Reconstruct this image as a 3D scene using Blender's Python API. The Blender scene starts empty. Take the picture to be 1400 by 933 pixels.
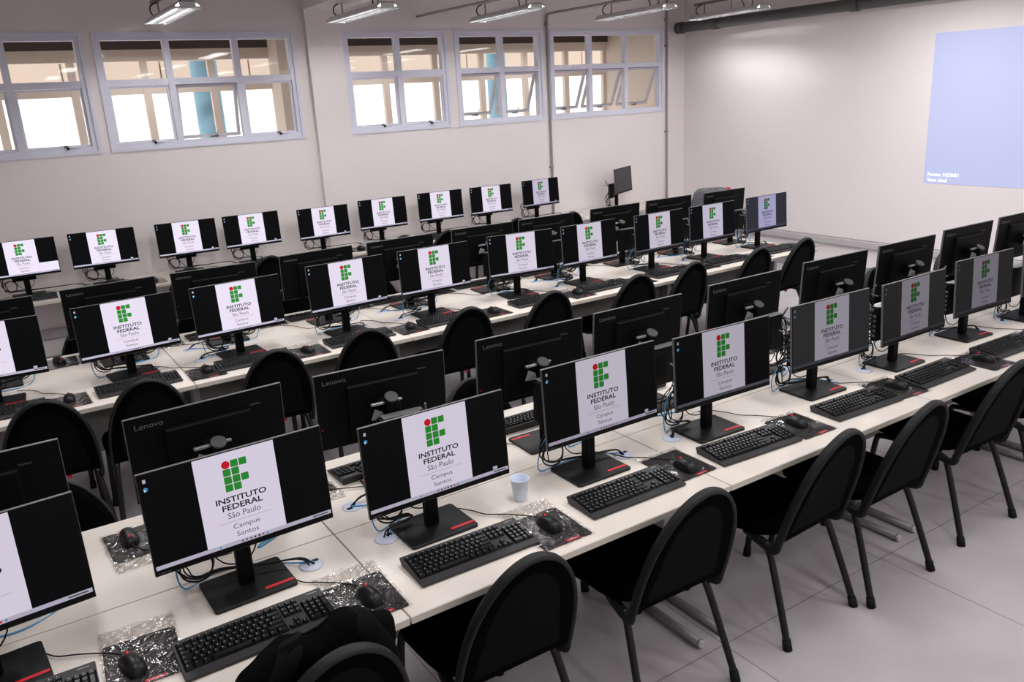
import bpy, bmesh, math, random
from mathutils import Vector, Matrix
random.seed(7)
scene = bpy.context.scene
COL = scene.collection
PI = math.pi
ZD = 0.74                     # desk top height
def R(d): return math.radians(d)

# ------------------------------------------------------------------ materials
def srgb(r, g, b):
    def f(c):
        c /= 255.0
        return c / 12.92 if c <= 0.04045 else ((c + 0.055) / 1.055) ** 2.4
    return (f(r), f(g), f(b), 1.0)

def mat(name, col, rough=0.5, metal=0.0, spec=0.5, noise=0.0, nscale=20.0, bump=0.0, bscale=200.0, emit=None, estr=0.0):
    m = bpy.data.materials.new(name); m.use_nodes = True
    nt = m.node_tree; b = nt.nodes['Principled BSDF']
    b.inputs['Base Color'].default_value = col
    b.inputs['Roughness'].default_value = rough
    b.inputs['Metallic'].default_value = metal
    b.inputs['Specular IOR Level'].default_value = spec
    tc = nt.nodes.new('ShaderNodeTexCoord')
    if noise > 0:
        n = nt.nodes.new('ShaderNodeTexNoise'); n.inputs['Scale'].default_value = nscale; n.inputs['Detail'].default_value = 4
        r = nt.nodes.new('ShaderNodeMapRange'); r.inputs['To Min'].default_value = 1 - noise; r.inputs['To Max'].default_value = 1 + noise
        mx = nt.nodes.new('ShaderNodeMix'); mx.data_type = 'RGBA'; mx.blend_type = 'MULTIPLY'; mx.inputs[0].default_value = 1
        nt.links.new(tc.outputs['Object'], n.inputs['Vector'])
        nt.links.new(n.outputs['Fac'], r.inputs['Value'])
        mx.inputs[6].default_value = col
        nt.links.new(r.outputs['Result'], mx.inputs[7])
        nt.links.new(mx.outputs[2], b.inputs['Base Color'])
    if bump > 0:
        n2 = nt.nodes.new('ShaderNodeTexNoise'); n2.inputs['Scale'].default_value = bscale
        bp = nt.nodes.new('ShaderNodeBump'); bp.inputs['Strength'].default_value = bump; bp.inputs['Distance'].default_value = 0.002
        nt.links.new(tc.outputs['Object'], n2.inputs['Vector'])
        nt.links.new(n2.outputs['Fac'], bp.inputs['Height'])
        nt.links.new(bp.outputs['Normal'], b.inputs['Normal'])
    if emit:
        b.inputs['Emission Color'].default_value = emit
        b.inputs['Emission Strength'].default_value = estr
    return m

def screen_mat(name, col, k=1.0):
    """lit screen pixels; the object's colour sets how bright that one screen is"""
    m = bpy.data.materials.new(name); m.use_nodes = True
    nt = m.node_tree; b = nt.nodes['Principled BSDF']
    b.inputs['Base Color'].default_value = (0.001, 0.001, 0.0012, 1)
    b.inputs['Roughness'].default_value = 0.36
    b.inputs['Specular IOR Level'].default_value = 0.035
    oi = nt.nodes.new('ShaderNodeObjectInfo')
    mx = nt.nodes.new('ShaderNodeMix'); mx.data_type = 'RGBA'; mx.blend_type = 'MULTIPLY'; mx.inputs[0].default_value = 1
    mx.inputs[6].default_value = col
    nt.links.new(oi.outputs['Color'], mx.inputs[7])
    nt.links.new(mx.outputs[2], b.inputs['Emission Color'])
    b.inputs['Emission Strength'].default_value = k
    return m

M = {}
M['wall'] = mat('wall_paint', srgb(240, 233, 233), 0.75, noise=0.025, nscale=1.4, bump=0.12, bscale=90)
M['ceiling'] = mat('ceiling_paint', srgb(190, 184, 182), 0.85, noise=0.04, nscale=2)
M['trimwhite'] = mat('trim_white', srgb(192, 189, 190), 0.5, noise=0.02)
M['base_shadow_grey'] = mat('baseboard_and_shadow_grey', srgb(150, 147, 147), 0.6, noise=0.05)
M['desk'] = mat('desk_melamine', srgb(222, 214, 205), 0.38, noise=0.03, nscale=5, spec=0.4)
M['deskedge'] = mat('desk_edge_band', srgb(205, 200, 188), 0.5, noise=0.02)
M['panelgrey'] = mat('modesty_panel_grey', srgb(140, 136, 134), 0.6, noise=0.03)
M['silver'] = mat('desk_foot_silver', srgb(132, 129, 129), 0.42, metal=0.3, noise=0.04)
M['footcap'] = mat('desk_foot_cap', srgb(176, 175, 178), 0.3, noise=0.02)
M['legwhite'] = mat('desk_leg_paint', srgb(172, 170, 170), 0.45, noise=0.02)
M['grommet'] = mat('grommet_plastic', srgb(196, 203, 222), 0.45, noise=0.03)
M['black'] = mat('black_plastic', (0.0035, 0.0035, 0.0038, 1), 0.5, spec=0.14, noise=0.1, nscale=60)
M['blackshell'] = mat('monitor_shell', (0.0026, 0.0026, 0.0028, 1), 0.55, spec=0.10, noise=0.08, nscale=40, bump=0.05, bscale=400)
M['edge'] = mat('monitor_edge', (0.10, 0.10, 0.104, 1), 0.42, spec=0.5, noise=0.06, nscale=30)
M['greydisc'] = mat('stand_cap_grey', (0.06, 0.06, 0.063, 1), 0.45, noise=0.05, nscale=40)
M['bracket'] = mat('bracket_steel', (0.30, 0.30, 0.305, 1), 0.38, metal=0.6, noise=0.06, nscale=40)
M['antenna'] = mat('antenna_grey', (0.11, 0.11, 0.115, 1), 0.4, noise=0.05)
M['letter'] = mat('grey_lettering', (0.12, 0.12, 0.125, 1), 0.4, noise=0.02)
M['letterlite'] = mat('pale_lettering', (0.45, 0.45, 0.46, 1), 0.45, noise=0.02)
M['red'] = mat('red_plastic', srgb(214, 16, 36), 0.45, noise=0.04, nscale=40)
M['redtag'] = mat('red_tag', srgb(220, 38, 60), 0.35, noise=0.04, nscale=40)
M['whiteink'] = mat('white_ink', srgb(240, 215, 220), 0.5, noise=0.02)
M['key'] = mat('keycaps', (0.0045, 0.0045, 0.005, 1), 0.36, spec=0.28, noise=0.15, nscale=80)
M['baseplate'] = mat('stand_plate', (0.0085, 0.0085, 0.009, 1), 0.45, spec=0.25, noise=0.08, nscale=50)
M['kbody'] = mat('keyboard_body', (0.030, 0.029, 0.031, 1), 0.5, spec=0.3, noise=0.08, nscale=50)
M['kwell'] = mat('keyboard_well', (0.002, 0.002, 0.0022, 1), 0.7, spec=0.1, noise=0.08, nscale=50)
M['mouse'] = mat('mouse_shell', (0.0065, 0.0065, 0.007, 1), 0.38, spec=0.3, noise=0.08, nscale=50)
M['pad'] = mat('mousepad_cloth', srgb(58, 54, 54), 0.8, noise=0.12, nscale=120)
M['fabric'] = mat('chair_upholstery', (0.0013, 0.0013, 0.0014, 1), 0.9, spec=0.03, noise=0.15, nscale=150, bump=0.1, bscale=500)
M['backshell'] = mat('chair_back_shell', (0.0022, 0.0024, 0.0025, 1), 0.7, spec=0.05, noise=0.12, nscale=120, bump=0.1, bscale=500)
M['rim'] = mat('chair_rim', (0.0100, 0.0104, 0.0108, 1), 0.5, spec=0.22, noise=0.08, nscale=80)
M['tube'] = mat('chair_tube', (0.0055, 0.0055, 0.006, 1), 0.4, spec=0.3, noise=0.08, nscale=80)
M['rubber'] = mat('rubber_foot', (0.007, 0.007, 0.0075, 1), 0.7, spec=0.2, noise=0.05)
M['cable'] = mat('cable_black', (0.0035, 0.0035, 0.004, 1), 0.45, spec=0.25, noise=0.05)
M['blue'] = mat('cable_blue', srgb(56, 142, 196), 0.45, noise=0.05)
M['cloth'] = mat('bag_cloth', (0.0035, 0.0035, 0.0036, 1), 0.95, spec=0.04, noise=0.25, nscale=30, bump=0.3, bscale=120)
M['webbing'] = mat('bag_webbing', (0.0065, 0.0065, 0.0068, 1), 0.85, spec=0.08, noise=0.2, nscale=90)
M['alu'] = mat('window_aluminium', srgb(226, 227, 242), 0.45, noise=0.03)
M['alushade'] = mat('sash_aluminium_shaded', srgb(205, 203, 212), 0.45, noise=0.03)  # darker copy of the window aluminium, shade on open sashes put into colour
M['conduit'] = mat('conduit_grey', srgb(156, 152, 152), 0.45, metal=0.25, noise=0.06)
M['steel'] = mat('rail_steel', srgb(118, 116, 116), 0.45, metal=0.5, noise=0.06)
M['darkpipe'] = mat('duct_grey', srgb(82, 80, 80), 0.6, noise=0.08, nscale=8)
M['lamp'] = mat('luminaire_body', srgb(212, 212, 212), 0.4, noise=0.02)
M['louver'] = mat('louver_metal', srgb(96, 96, 98), 0.28, metal=0.85, noise=0.02)
M['tubelight'] = mat('lamp_tube', srgb(255, 250, 245), 0.4, emit=(1, 0.98, 0.97, 1), estr=82.0)
M['cup'] = mat('cup_plastic', srgb(214, 224, 242), 0.35, noise=0.02)
M['cream'] = mat('corridor_cream', srgb(224, 209, 198), 0.7, noise=0.03, nscale=3)
M['slab'] = mat('corridor_slab', srgb(74, 64, 59), 0.85, noise=0.12, nscale=4)
M['bluecol'] = mat('blue_column_paint', srgb(140, 188, 216), 0.6, noise=0.04, nscale=4)
M['fascia'] = mat('fascia_panel', srgb(212, 194, 183), 0.7, noise=0.05, nscale=1.2)
M['chairwrap'] = mat('grey_upholstery', srgb(96, 96, 102), 0.4, noise=0.85, nscale=34)
M['offscreen'] = mat('unlit_screen', (0.026, 0.026, 0.031, 1), 0.35, noise=0.05)
M['box'] = mat('paper_white', srgb(236, 232, 226), 0.7, noise=0.02)

# floor tiles
def floor_material():
    m = bpy.data.materials.new('floor_tiles'); m.use_nodes = True
    nt = m.node_tree; b = nt.nodes['Principled BSDF']
    tc = nt.nodes.new('ShaderNodeTexCoord'); sp = nt.nodes.new('ShaderNodeSeparateXYZ')
    nt.links.new(tc.outputs['Object'], sp.inputs[0])
    masks = []
    for ax, off in ((0, 2.42), (1, -0.572)):
        a = nt.nodes.new('ShaderNodeMath'); a.operation = 'SUBTRACT'; a.inputs[1].default_value = off - 1.05 * 20 - 0.525
        mo = nt.nodes.new('ShaderNodeMath'); mo.operation = 'MODULO'; mo.inputs[1].default_value = 1.05
        s = nt.nodes.new('ShaderNodeMath'); s.operation = 'SUBTRACT'; s.inputs[1].default_value = 0.525
        ab = nt.nodes.new('ShaderNodeMath'); ab.operation = 'ABSOLUTE'
        lt = nt.nodes.new('ShaderNodeMath'); lt.operation = 'LESS_THAN'; lt.inputs[1].default_value = 0.0022
        nt.links.new(sp.outputs[ax], a.inputs[0]); nt.links.new(a.outputs[0], mo.inputs[0])
        nt.links.new(mo.outputs[0], s.inputs[0]); nt.links.new(s.outputs[0], ab.inputs[0]); nt.links.new(ab.outputs[0], lt.inputs[0])
        masks.append(lt)
    mx = nt.nodes.new('ShaderNodeMath'); mx.operation = 'MAXIMUM'
    nt.links.new(masks[0].outputs[0], mx.inputs[0]); nt.links.new(masks[1].outputs[0], mx.inputs[1])
    n = nt.nodes.new('ShaderNodeTexNoise'); n.inputs['Scale'].default_value = 2.2; n.inputs['Detail'].default_value = 6
    nt.links.new(tc.outputs['Object'], n.inputs['Vector'])
    cr = nt.nodes.new('ShaderNodeValToRGB')
    cr.color_ramp.elements[0].position = 0.3; cr.color_ramp.elements[0].color = srgb(176, 171, 175)
    cr.color_ramp.elements[1].position = 0.7; cr.color_ramp.elements[1].color = srgb(192, 187, 191)
    nt.links.new(n.outputs['Fac'], cr.inputs['Fac'])
    mix = nt.nodes.new('ShaderNodeMix'); mix.data_type = 'RGBA'
    nt.links.new(mx.outputs[0], mix.inputs[0]); nt.links.new(cr.outputs['Color'], mix.inputs[6])
    mix.inputs[7].default_value = srgb(120, 114, 118)
    nt.links.new(mix.outputs[2], b.inputs['Base Color'])
    b.inputs['Roughness'].default_value = 0.42; b.inputs['Specular IOR Level'].default_value = 0.35
    return m
M['floor'] = floor_material()

def glass_material(name, refl=0.5, tint=(1, 1, 1, 1)):
    m = bpy.data.materials.new(name); m.use_nodes = True
    nt = m.node_tree; nt.nodes.clear()
    o = nt.nodes.new('ShaderNodeOutputMaterial'); mix = nt.nodes.new('ShaderNodeMixShader')
    t = nt.nodes.new('ShaderNodeBsdfTransparent'); t.inputs['Color'].default_value = tint
    g = nt.nodes.new('ShaderNodeBsdfGlossy'); g.inputs['Roughness'].default_value = 0.03
    f = nt.nodes.new('ShaderNodeFresnel'); f.inputs['IOR'].default_value = 1.45
    mul = nt.nodes.new('ShaderNodeMath'); mul.operation = 'MULTIPLY'; mul.inputs[1].default_value = refl
    geo = nt.nodes.new('ShaderNodeNewGeometry'); inv = nt.nodes.new('ShaderNodeMath'); inv.operation = 'SUBTRACT'; inv.inputs[0].default_value = 1.0
    m2 = nt.nodes.new('ShaderNodeMath'); m2.operation = 'MULTIPLY'      # reflect on the entering side of the pane only
    nt.links.new(geo.outputs['Backfacing'], inv.inputs[1]); nt.links.new(f.outputs[0], mul.inputs[0])
    nt.links.new(mul.outputs[0], m2.inputs[0]); nt.links.new(inv.outputs[0], m2.inputs[1]); nt.links.new(m2.outputs[0], mix.inputs[0])
    nt.links.new(t.outputs[0], mix.inputs[1]); nt.links.new(g.outputs[0], mix.inputs[2]); nt.links.new(mix.outputs[0], o.inputs[0])
    return m
M['glass'] = glass_material('window_glass', 0.9, (0.94, 0.95, 0.96, 1))

def film_material(name='clear_plastic_film', bump=1.0):
    m = bpy.data.materials.new(name); m.use_nodes = True
    nt = m.node_tree; nt.nodes.clear()
    o = nt.nodes.new('ShaderNodeOutputMaterial'); mix = nt.nodes.new('ShaderNodeMixShader')
    t = nt.nodes.new('ShaderNodeBsdfTransparent'); t.inputs['Color'].default_value = (0.93, 0.93, 0.93, 1)
    g = nt.nodes.new('ShaderNodeBsdfGlossy'); g.inputs['Roughness'].default_value = 0.11; g.inputs['Color'].default_value = (1, 1, 1, 1)
    tc = nt.nodes.new('ShaderNodeTexCoord')
    n = nt.nodes.new('ShaderNodeTexNoise'); n.inputs['Scale'].default_value = 12; n.inputs['Detail'].default_value = 2; n.inputs['Distortion'].default_value = 2.6
    bp = nt.nodes.new('ShaderNodeBump'); bp.inputs['Strength'].default_value = bump; bp.inputs['Distance'].default_value = 0.012
    nt.links.new(tc.outputs['Object'], n.inputs['Vector']); nt.links.new(n.outputs['Fac'], bp.inputs['Height'])
    nt.links.new(bp.outputs['Normal'], g.inputs['Normal'])
    f = nt.nodes.new('ShaderNodeFresnel'); f.inputs['IOR'].default_value = 1.5
    nt.links.new(bp.outputs['Normal'], f.inputs['Normal'])
    mul = nt.nodes.new('ShaderNodeMath'); mul.operation = 'MULTIPLY_ADD'; mul.inputs[1].default_value = 1.5; mul.inputs[2].default_value = 0.0
    nt.links.new(f.outputs[0], mul.inputs[0]); nt.links.new(mul.outputs[0], mix.inputs[0])
    nt.links.new(t.outputs[0], mix.inputs[1]); nt.links.new(g.outputs[0], mix.inputs[2]); nt.links.new(mix.outputs[0], o.inputs[0])
    return m
M['film'] = film_material()
M['film2'] = film_material('clear_plastic_film_flat', 0.22)
M['scr_white'] = screen_mat('screen_white', (0.80, 0.72, 0.86, 1))
M['scr_black'] = screen_mat('screen_black', (0.0035, 0.0035, 0.004, 1))
M['scr_bar'] = screen_mat('screen_taskbar', (0.52, 0.47, 0.60, 1))
M['scr_black_glare'] = screen_mat('screen_black_baked_glare', (0.062, 0.060, 0.064, 1))  # reflection and glow on screens seen aslant, put into the black as emission
M['scr_bar2'] = screen_mat('screen_taskbar_angle_dim', (0.13, 0.12, 0.15, 1))  # taskbar with slanted-view dimming put into its colour
M['scr_green'] = screen_mat('screen_green', (0.028, 0.26, 0.032, 1))
M['scr_red'] = screen_mat('screen_red', (0.62, 0.012, 0.022, 1))
M['scr_ink'] = screen_mat('screen_ink', (0.012, 0.011, 0.014, 1))
M['scr_grey'] = screen_mat('screen_grey_ink', (0.10, 0.09, 0.11, 1))
M['scr_blue'] = screen_mat('screen_blue', (0.05, 0.30, 0.55, 1))
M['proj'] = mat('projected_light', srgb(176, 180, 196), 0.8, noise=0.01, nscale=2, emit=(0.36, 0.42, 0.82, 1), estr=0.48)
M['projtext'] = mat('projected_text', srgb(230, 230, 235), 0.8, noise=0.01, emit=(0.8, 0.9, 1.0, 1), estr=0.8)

# ------------------------------------------------------------------ mesh builder
class MB:
    def __init__(s):
        s.bm = bmesh.new(); s.mats = []
    def mi(s, m):
        if m not in s.mats: s.mats.append(m)
        return s.mats.index(m)
    def _set(s, faces, m, smooth=False):
        i = s.mi(m)
        for f in faces: f.material_index = i; f.smooth = smooth
    def box(s, c, d, m, mx=None, bev=0.0, segs=1):
        v0 = set(s.bm.verts)
        r = bmesh.ops.create_cube(s.bm, size=1.0)
        vs = r['verts']
        for v in vs: v.co = Vector((c[0] + v.co.x * d[0], c[1] + v.co.y * d[1], c[2] + v.co.z * d[2]))
        fs = set(f for v in vs for f in v.link_faces)
        if bev > 0:
            es = list(set(e for v in vs for e in v.link_edges))
            bmesh.ops.bevel(s.bm, geom=es, offset=bev, segments=segs, affect='EDGES', profile=0.5)
        nv = [v for v in s.bm.verts if v not in v0]
        if mx is not None:
            for v in nv: v.co = mx @ v.co
        s._set(set(f for v in nv for f in v.link_faces), m)
        return nv
    def poly(s, pts, m, smooth=False):
        vs = [s.bm.verts.new(p) for p in pts]
        f = s.bm.faces.new(vs); s._set([f], m, smooth); return f
    def grid(s, rows, m, close_u=False, close_v=False, smooth=True):
        V = [[s.bm.verts.new(p) for p in r] for r in rows]
        n = len(V); k = len(V[0]); fs = []
        for i in range(n if close_u else n - 1):
            for j in range(k if close_v else k - 1):
                a, b, c2, d = V[i][j], V[i][(j + 1) % k], V[(i + 1) % n][(j + 1) % k], V[(i + 1) % n][j]
                try: fs.append(s.bm.faces.new((a, b, c2, d)))
                except Exception: pass
        s._set(fs, m, smooth); return V
    def cap(s, ring, m, flip=False):
        try:
            f = s.bm.faces.new(ring if not flip else list(reversed(ring))); s._set([f], m)
        except Exception: pass
    def cyl(s, p0, p1, r0, m, r1=None, n=16, caps=True):
        s.tube([p0, p1], [r0, r0 if r1 is None else r1], m, n=n, smooth_path=False, caps=caps)
    def tube(s, pts, r, m, n=8, smooth_path=True, sub=6, caps=True, flat=None):
        P = [Vector(p) for p in pts]
        rad = r if isinstance(r, (list, tuple)) else [r] * len(P)
        if smooth_path and len(P) > 2:
            Q = []; RR = []
            for i in range(len(P) - 1):
                p0 = P[i - 1] if i > 0 else P[i] * 2 - P[i + 1]
                p1, p2 = P[i], P[i + 1]
                p3 = P[i + 2] if i + 2 < len(P) else P[i + 1] * 2 - P[i]
                for k in range(sub):
                    t = k / sub
                    Q.append(0.5 * ((2 * p1) + (-p0 + p2) * t + (2 * p0 - 5 * p1 + 4 * p2 - p3) * t * t + (-p0 + 3 * p1 - 3 * p2 + p3) * t ** 3))
                    RR.append(rad[i] * (1 - t) + rad[i + 1] * t)
            Q.append(P[-1]); RR.append(rad[-1])
        else:
            Q, RR = P, rad
        up = None; rows = []
        for i, p in enumerate(Q):
            t = (Q[min(i + 1, len(Q) - 1)] - Q[max(i - 1, 0)])
            if t.length < 1e-9: t = Vector((0, 0, 1))
            t.normalize()
            if up is None:
                up = Vector((0, 0, 1)) if abs(t.z) < 0.9 else Vector((1, 0, 0))
            a = t.cross(up)
            if a.length < 1e-6: a = t.cross(Vector((1, 0, 0)))
            a.normalize(); b = a.cross(t).normalized(); up = b
            fa = flat or (1, 1)
            rows.append([p + a * math.cos(2 * PI * k / n) * RR[i] * fa[0] + b * math.sin(2 * PI * k / n) * RR[i] * fa[1] for k in range(n)])
        V = s.grid(rows, m, close_v=True)
        if caps:
            s.cap(V[0], m, True); s.cap(V[-1], m)
        return V
    def lathe(s, prof, m, n=24, c=(0, 0, 0), caps=True):
        rows = [[Vector((c[0] + r * math.cos(2 * PI * k / n), c[1] + r * math.sin(2 * PI * k / n), c[2] + z)) for k in range(n)] for r, z in prof]
        V = s.grid(rows, m, close_v=True)
        if caps:
            s.cap(V[0], m, True); s.cap(V[-1], m)
        return V
    def add_mesh(s, me, m, mx):
        v0 = len(s.bm.verts)
        i = s.mi(m)
        vs = [s.bm.verts.new(mx @ v.co) for v in me.vertices]
        for p in me.polygons:
            try:
                f = s.bm.faces.new([vs[k] for k in p.vertices]); f.material_index = i
            except Exception: pass
    def xform(s, mx):
        for v in s.bm.verts: v.co = mx @ v.co
    def mesh(s, name, normals=True):
        if normals: bmesh.ops.recalc_face_normals(s.bm, faces=s.bm.faces)
        me = bpy.data.meshes.new(name); s.bm.to_mesh(me); s.bm.free()
        for m in s.mats: me.materials.append(m)
        return me
    def build(s, name, parent=None, loc=None, normals=True):
        o = bpy.data.objects.new(name, s.mesh(name, normals)); COL.objects.link(o)
        if parent: o.parent = parent
        if loc: o.location = loc
        return o

def link(name, me, parent=None, loc=(0, 0, 0), rz=0):
    o = bpy.data.objects.new(name, me); COL.objects.link(o); o.location = loc; o.rotation_euler = (0, 0, rz)
    if parent: o.parent = parent
    return o
def empty(name, loc=(0, 0, 0), rz=0):
    o = bpy.data.objects.new(name, None); COL.objects.link(o); o.location = loc; o.rotation_euler = (0, 0, rz)
    o.empty_display_size = 0.1
    return o
def tag(o, label, cat, group=None):
    o['label'] = label; o['category'] = cat
    if group: o['group'] = group
    return o
def struct(o, label=None, cat=None):
    o['kind'] = 'structure'
    if label: o['label'] = label
    if cat: o['category'] = cat
    return o
def copy_tree(o, parent=None):
    c = o.copy(); COL.objects.link(c)
    if parent: c.parent = parent
    for ch in list(o.children): copy_tree(ch, c)
    return c

_txt = {}
def text_mesh(body, bold=0.0):
    k = (body, bold)
    if k not in _txt:
        cu = bpy.data.curves.new('lettering', 'FONT'); cu.body = body; cu.size = 1.0; cu.offset = bold; cu.resolution_u = 3
        cu.align_x = 'CENTER'; cu.align_y = 'CENTER'
        o = bpy.data.objects.new('lettering', cu); COL.objects.link(o)
        dg = bpy.context.evaluated_depsgraph_get()
        me = bpy.data.meshes.new_from_object(o.evaluated_get(dg))
        bpy.data.objects.remove(o); bpy.data.curves.remove(cu)
        xs = [v.co.x for v in me.vertices]; ys = [v.co.y for v in me.vertices]
        _txt[k] = (me, min(xs), max(xs), min(ys), max(ys))
    return _txt[k]
def put_text(mb, body, m, mx, width, height=None, bold=0.0):
    """text centred on the origin of mx's XY plane, scaled to width (and height)"""
    me, x0, x1, y0, y1 = text_mesh(body, bold)
    sx = width / (x1 - x0); sy = sx if height is None else height / (y1 - y0)
    mb.add_mesh(me, m, mx @ Matrix.Diagonal((sx, sy, 1, 1)) @ Matrix.Translation((-(x0 + x1) / 2, -(y0 + y1) / 2, 0)))

ORD = ['first', 'second', 'third', 'fourth', 'fifth', 'sixth', 'seventh', 'eighth', 'ninth', 'tenth']
# ------------------------------------------------------------------ room shell
XL, XF, YB, YW, ZC = -4.2, 7.475, -5.2, 5.895, 3.5
f = MB(); f.box(((XL + XF) / 2, (YB + YW) / 2, -0.05), (XF - XL + 0.3, YW - YB + 0.3, 0.1), M['floor'])
struct(f.build('floor'))
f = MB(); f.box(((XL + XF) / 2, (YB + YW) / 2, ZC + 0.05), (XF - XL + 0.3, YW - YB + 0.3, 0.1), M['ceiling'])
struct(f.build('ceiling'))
f = MB(); f.box((XF + 0.075, (YB + YW) / 2, ZC / 2), (0.15, YW - YB, ZC), M['wall'])
struct(f.build('wall_right'))
f = MB(); f.box((XL - 0.075, (YB + YW) / 2, ZC / 2), (0.15, YW - YB, ZC), M['wall'])
struct(f.build('wall_left'))
f = MB(); f.box(((XL + XF) / 2, YB - 0.075, ZC / 2), (XF - XL + 0.3, 0.15, ZC), M['wall'])
struct(f.build('wall_front'))
WT, WB, TR = 2.895, 1.905, 2.485
WINS = [(-1.60, 0.205, [-0.99, -0.40], []), (0.325, 2.115, [0.922, 1.552], [1]), (2.662, 3.84, [3.267], []),
        (3.985, 5.135, [4.58], [0, 1]), (5.283, 7.07, [5.88, 6.456], [0, 1, 2])]
f = MB(); T = 0.15; yc = YW + T / 2
f.box(((XL + XF) / 2, yc, WB / 2), (XF - XL + 0.3, T, WB), M['wall'])
f.box(((XL + XF) / 2, yc, (WT + ZC) / 2), (XF - XL + 0.3, T, ZC - WT), M['wall'])
xs = [XL - 0.15] + [q for w in WINS for q in w[:2]] + [XF + 0.15]
for i in range(0, len(xs), 2):
    f.box(((xs[i] + xs[i + 1]) / 2, yc, (WB + WT) / 2), (xs[i + 1] - xs[i], T, WT - WB), M['wall'])
struct(f.build('wall_back'))
# pilaster and roof beam on the window wall
f = MB(); f.box((2.44, YW - 0.03, 1.555), (0.37, 0.06, 3.11), M['wall']); struct(f.build('trim_1'))
f = MB(); f.box((2.44, (YB + YW) / 2 + 0.002, 3.305), (0.40, YW - YB - 0.01, 0.39), M['wall']); struct(f.build('trim_2'))
# cable duct and skirting on the two walls
f = MB(); f.box((XF - 0.0175, (YB + YW) / 2, 0.365), (0.035, YW - YB - 0.01, 0.088), M['trimwhite'], bev=0.006)
f.box((XF - 0.0365, (YB + YW) / 2, 0.336), (0.004, YW - YB - 0.012, 0.006), M['base_shadow_grey']); f.box((XF - 0.010, (YB + YW) / 2, 0.4125), (0.020, YW - YB - 0.012, 0.007), M['base_shadow_grey']); struct(f.build('trim_3'))  # the grey strips stand in for shadow lines along the duct
f = MB(); f.box(((XL + XF) / 2, YW - 0.0175, 0.32), (XF - XL - 0.10, 0.035, 0.088), M['trimwhite'], bev=0.006); struct(f.build('trim_4'))
f = MB(); f.box((XF - 0.008, (YB + YW) / 2, 0.055), (0.016, YW - YB - 0.01, 0.11), M['base_shadow_grey']); struct(f.build('baseboard_right'))
f = MB(); f.box(((XL + XF) / 2, YW - 0.008, 0.055), (XF - XL - 0.05, 0.016, 0.11), M['base_shadow_grey']); struct(f.build('baseboard_back'))

# windows
def frame_rect(mb, x0, x1, z0, z1, y, w, d, m):
    mb.box(((x0 + x1) / 2, y, z1 - w / 2), (x1 - x0, d, w), m); mb.box(((x0 + x1) / 2, y, z0 + w / 2), (x1 - x0, d, w), m)
    mb.box((x0 + w / 2, y, (z0 + z1) / 2), (w, d, z1 - z0 - 2 * w), m); mb.box((x1 - w / 2, y, (z0 + z1) / 2), (w, d, z1 - z0 - 2 * w), m)
for wi, (x0, x1, mull, opened) in enumerate(WINS):
    root = empty('window_%d' % (wi + 1), ((x0 + x1) / 2, YW, WB)); struct(root)
    inv = Matrix.Translation((-(x0 + x1) / 2, -YW, -WB))
    f = MB(); yf = YW + 0.035
    frame_rect(f, x0 + 0.001, x1 - 0.001, WB + 0.001, WT - 0.001, yf, 0.045, 0.07, M['alu'])
    frame_rect(f, x0 - 0.022, x1 + 0.022, WB - 0.022, WT + 0.022, YW - 0.006, 0.03, 0.010, M['alu'])   # casing lip
    edges = [x0 + 0.045] + mull + [x1 - 0.045]
    for m_ in mull: f.box((m_, yf - 0.002, (WB + WT) / 2), (0.058, 0.066, WT - WB - 0.09), M['alu'])
    for a, b in zip(edges[:-1], edges[1:]):
        f.box(((a + b) / 2, yf, TR), (b - a, 0.06, 0.058), M['alu'])
    f.xform(inv); f.build('window_frame', root)
    for k, (a, b) in enumerate(zip(edges[:-1], edges[1:])):
        a += 0.029 if k > 0 else 0; b -= 0.029 if k < len(edges) - 2 else 0
        g = MB(); g.box(((a + b) / 2, yf, (TR + 0.029 + WT - 0.045) / 2), (b - a, 0.004, WT - 0.045 - TR - 0.029), M['glass']); g.xform(inv); g.build('pane', root)
        z1, z0 = TR - 0.029, WB + 0.045
        ang = R(24) if k in opened else 0
        if wi == 1 and ang: ang = R(10)
        s = MB(); h = z1 - z0
        w_ = 0.026 if ang else 0.018
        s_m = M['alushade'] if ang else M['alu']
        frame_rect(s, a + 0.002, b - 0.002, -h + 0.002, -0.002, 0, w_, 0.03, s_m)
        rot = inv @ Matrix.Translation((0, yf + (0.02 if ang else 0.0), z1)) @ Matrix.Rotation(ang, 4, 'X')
        s.xform(rot); so = s.build('sash', root)
        g = MB(); g.box(((a + b) / 2, 0, -h / 2), (b - a - 2 * w_, 0.004, h - 2 * w_), M['glass']); g.xform(rot); g.build('pane', so)
        l = MB(); xc = (a + b) / 2 + 0.05
        l.box((xc, -0.028, -h + 0.012), (0.03, 0.02, 0.02), M['steel'], bev=0.003)
        if ang: l.tube([(xc, -0.03, -h + 0.02), (xc + 0.01, -0.05, -h + 0.09)], 0.006, M['alushade'], n=6, smooth_path=False); l.box((xc - 0.04, -0.03, -h + 0.01), (0.05, 0.012, 0.012), M['steel'])
        else: l.box((xc + 0.01, -0.045, -h - 0.004), (0.02, 0.035, 0.02), M['black'], bev=0.003); l.tube([(xc, -0.045, -h - 0.002), (xc + 0.1, -0.04, -h + 0.002)], 0.006, M['alu'], n=6, smooth_path=False)
        l.xform(rot); l.build('latch', so)

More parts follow.
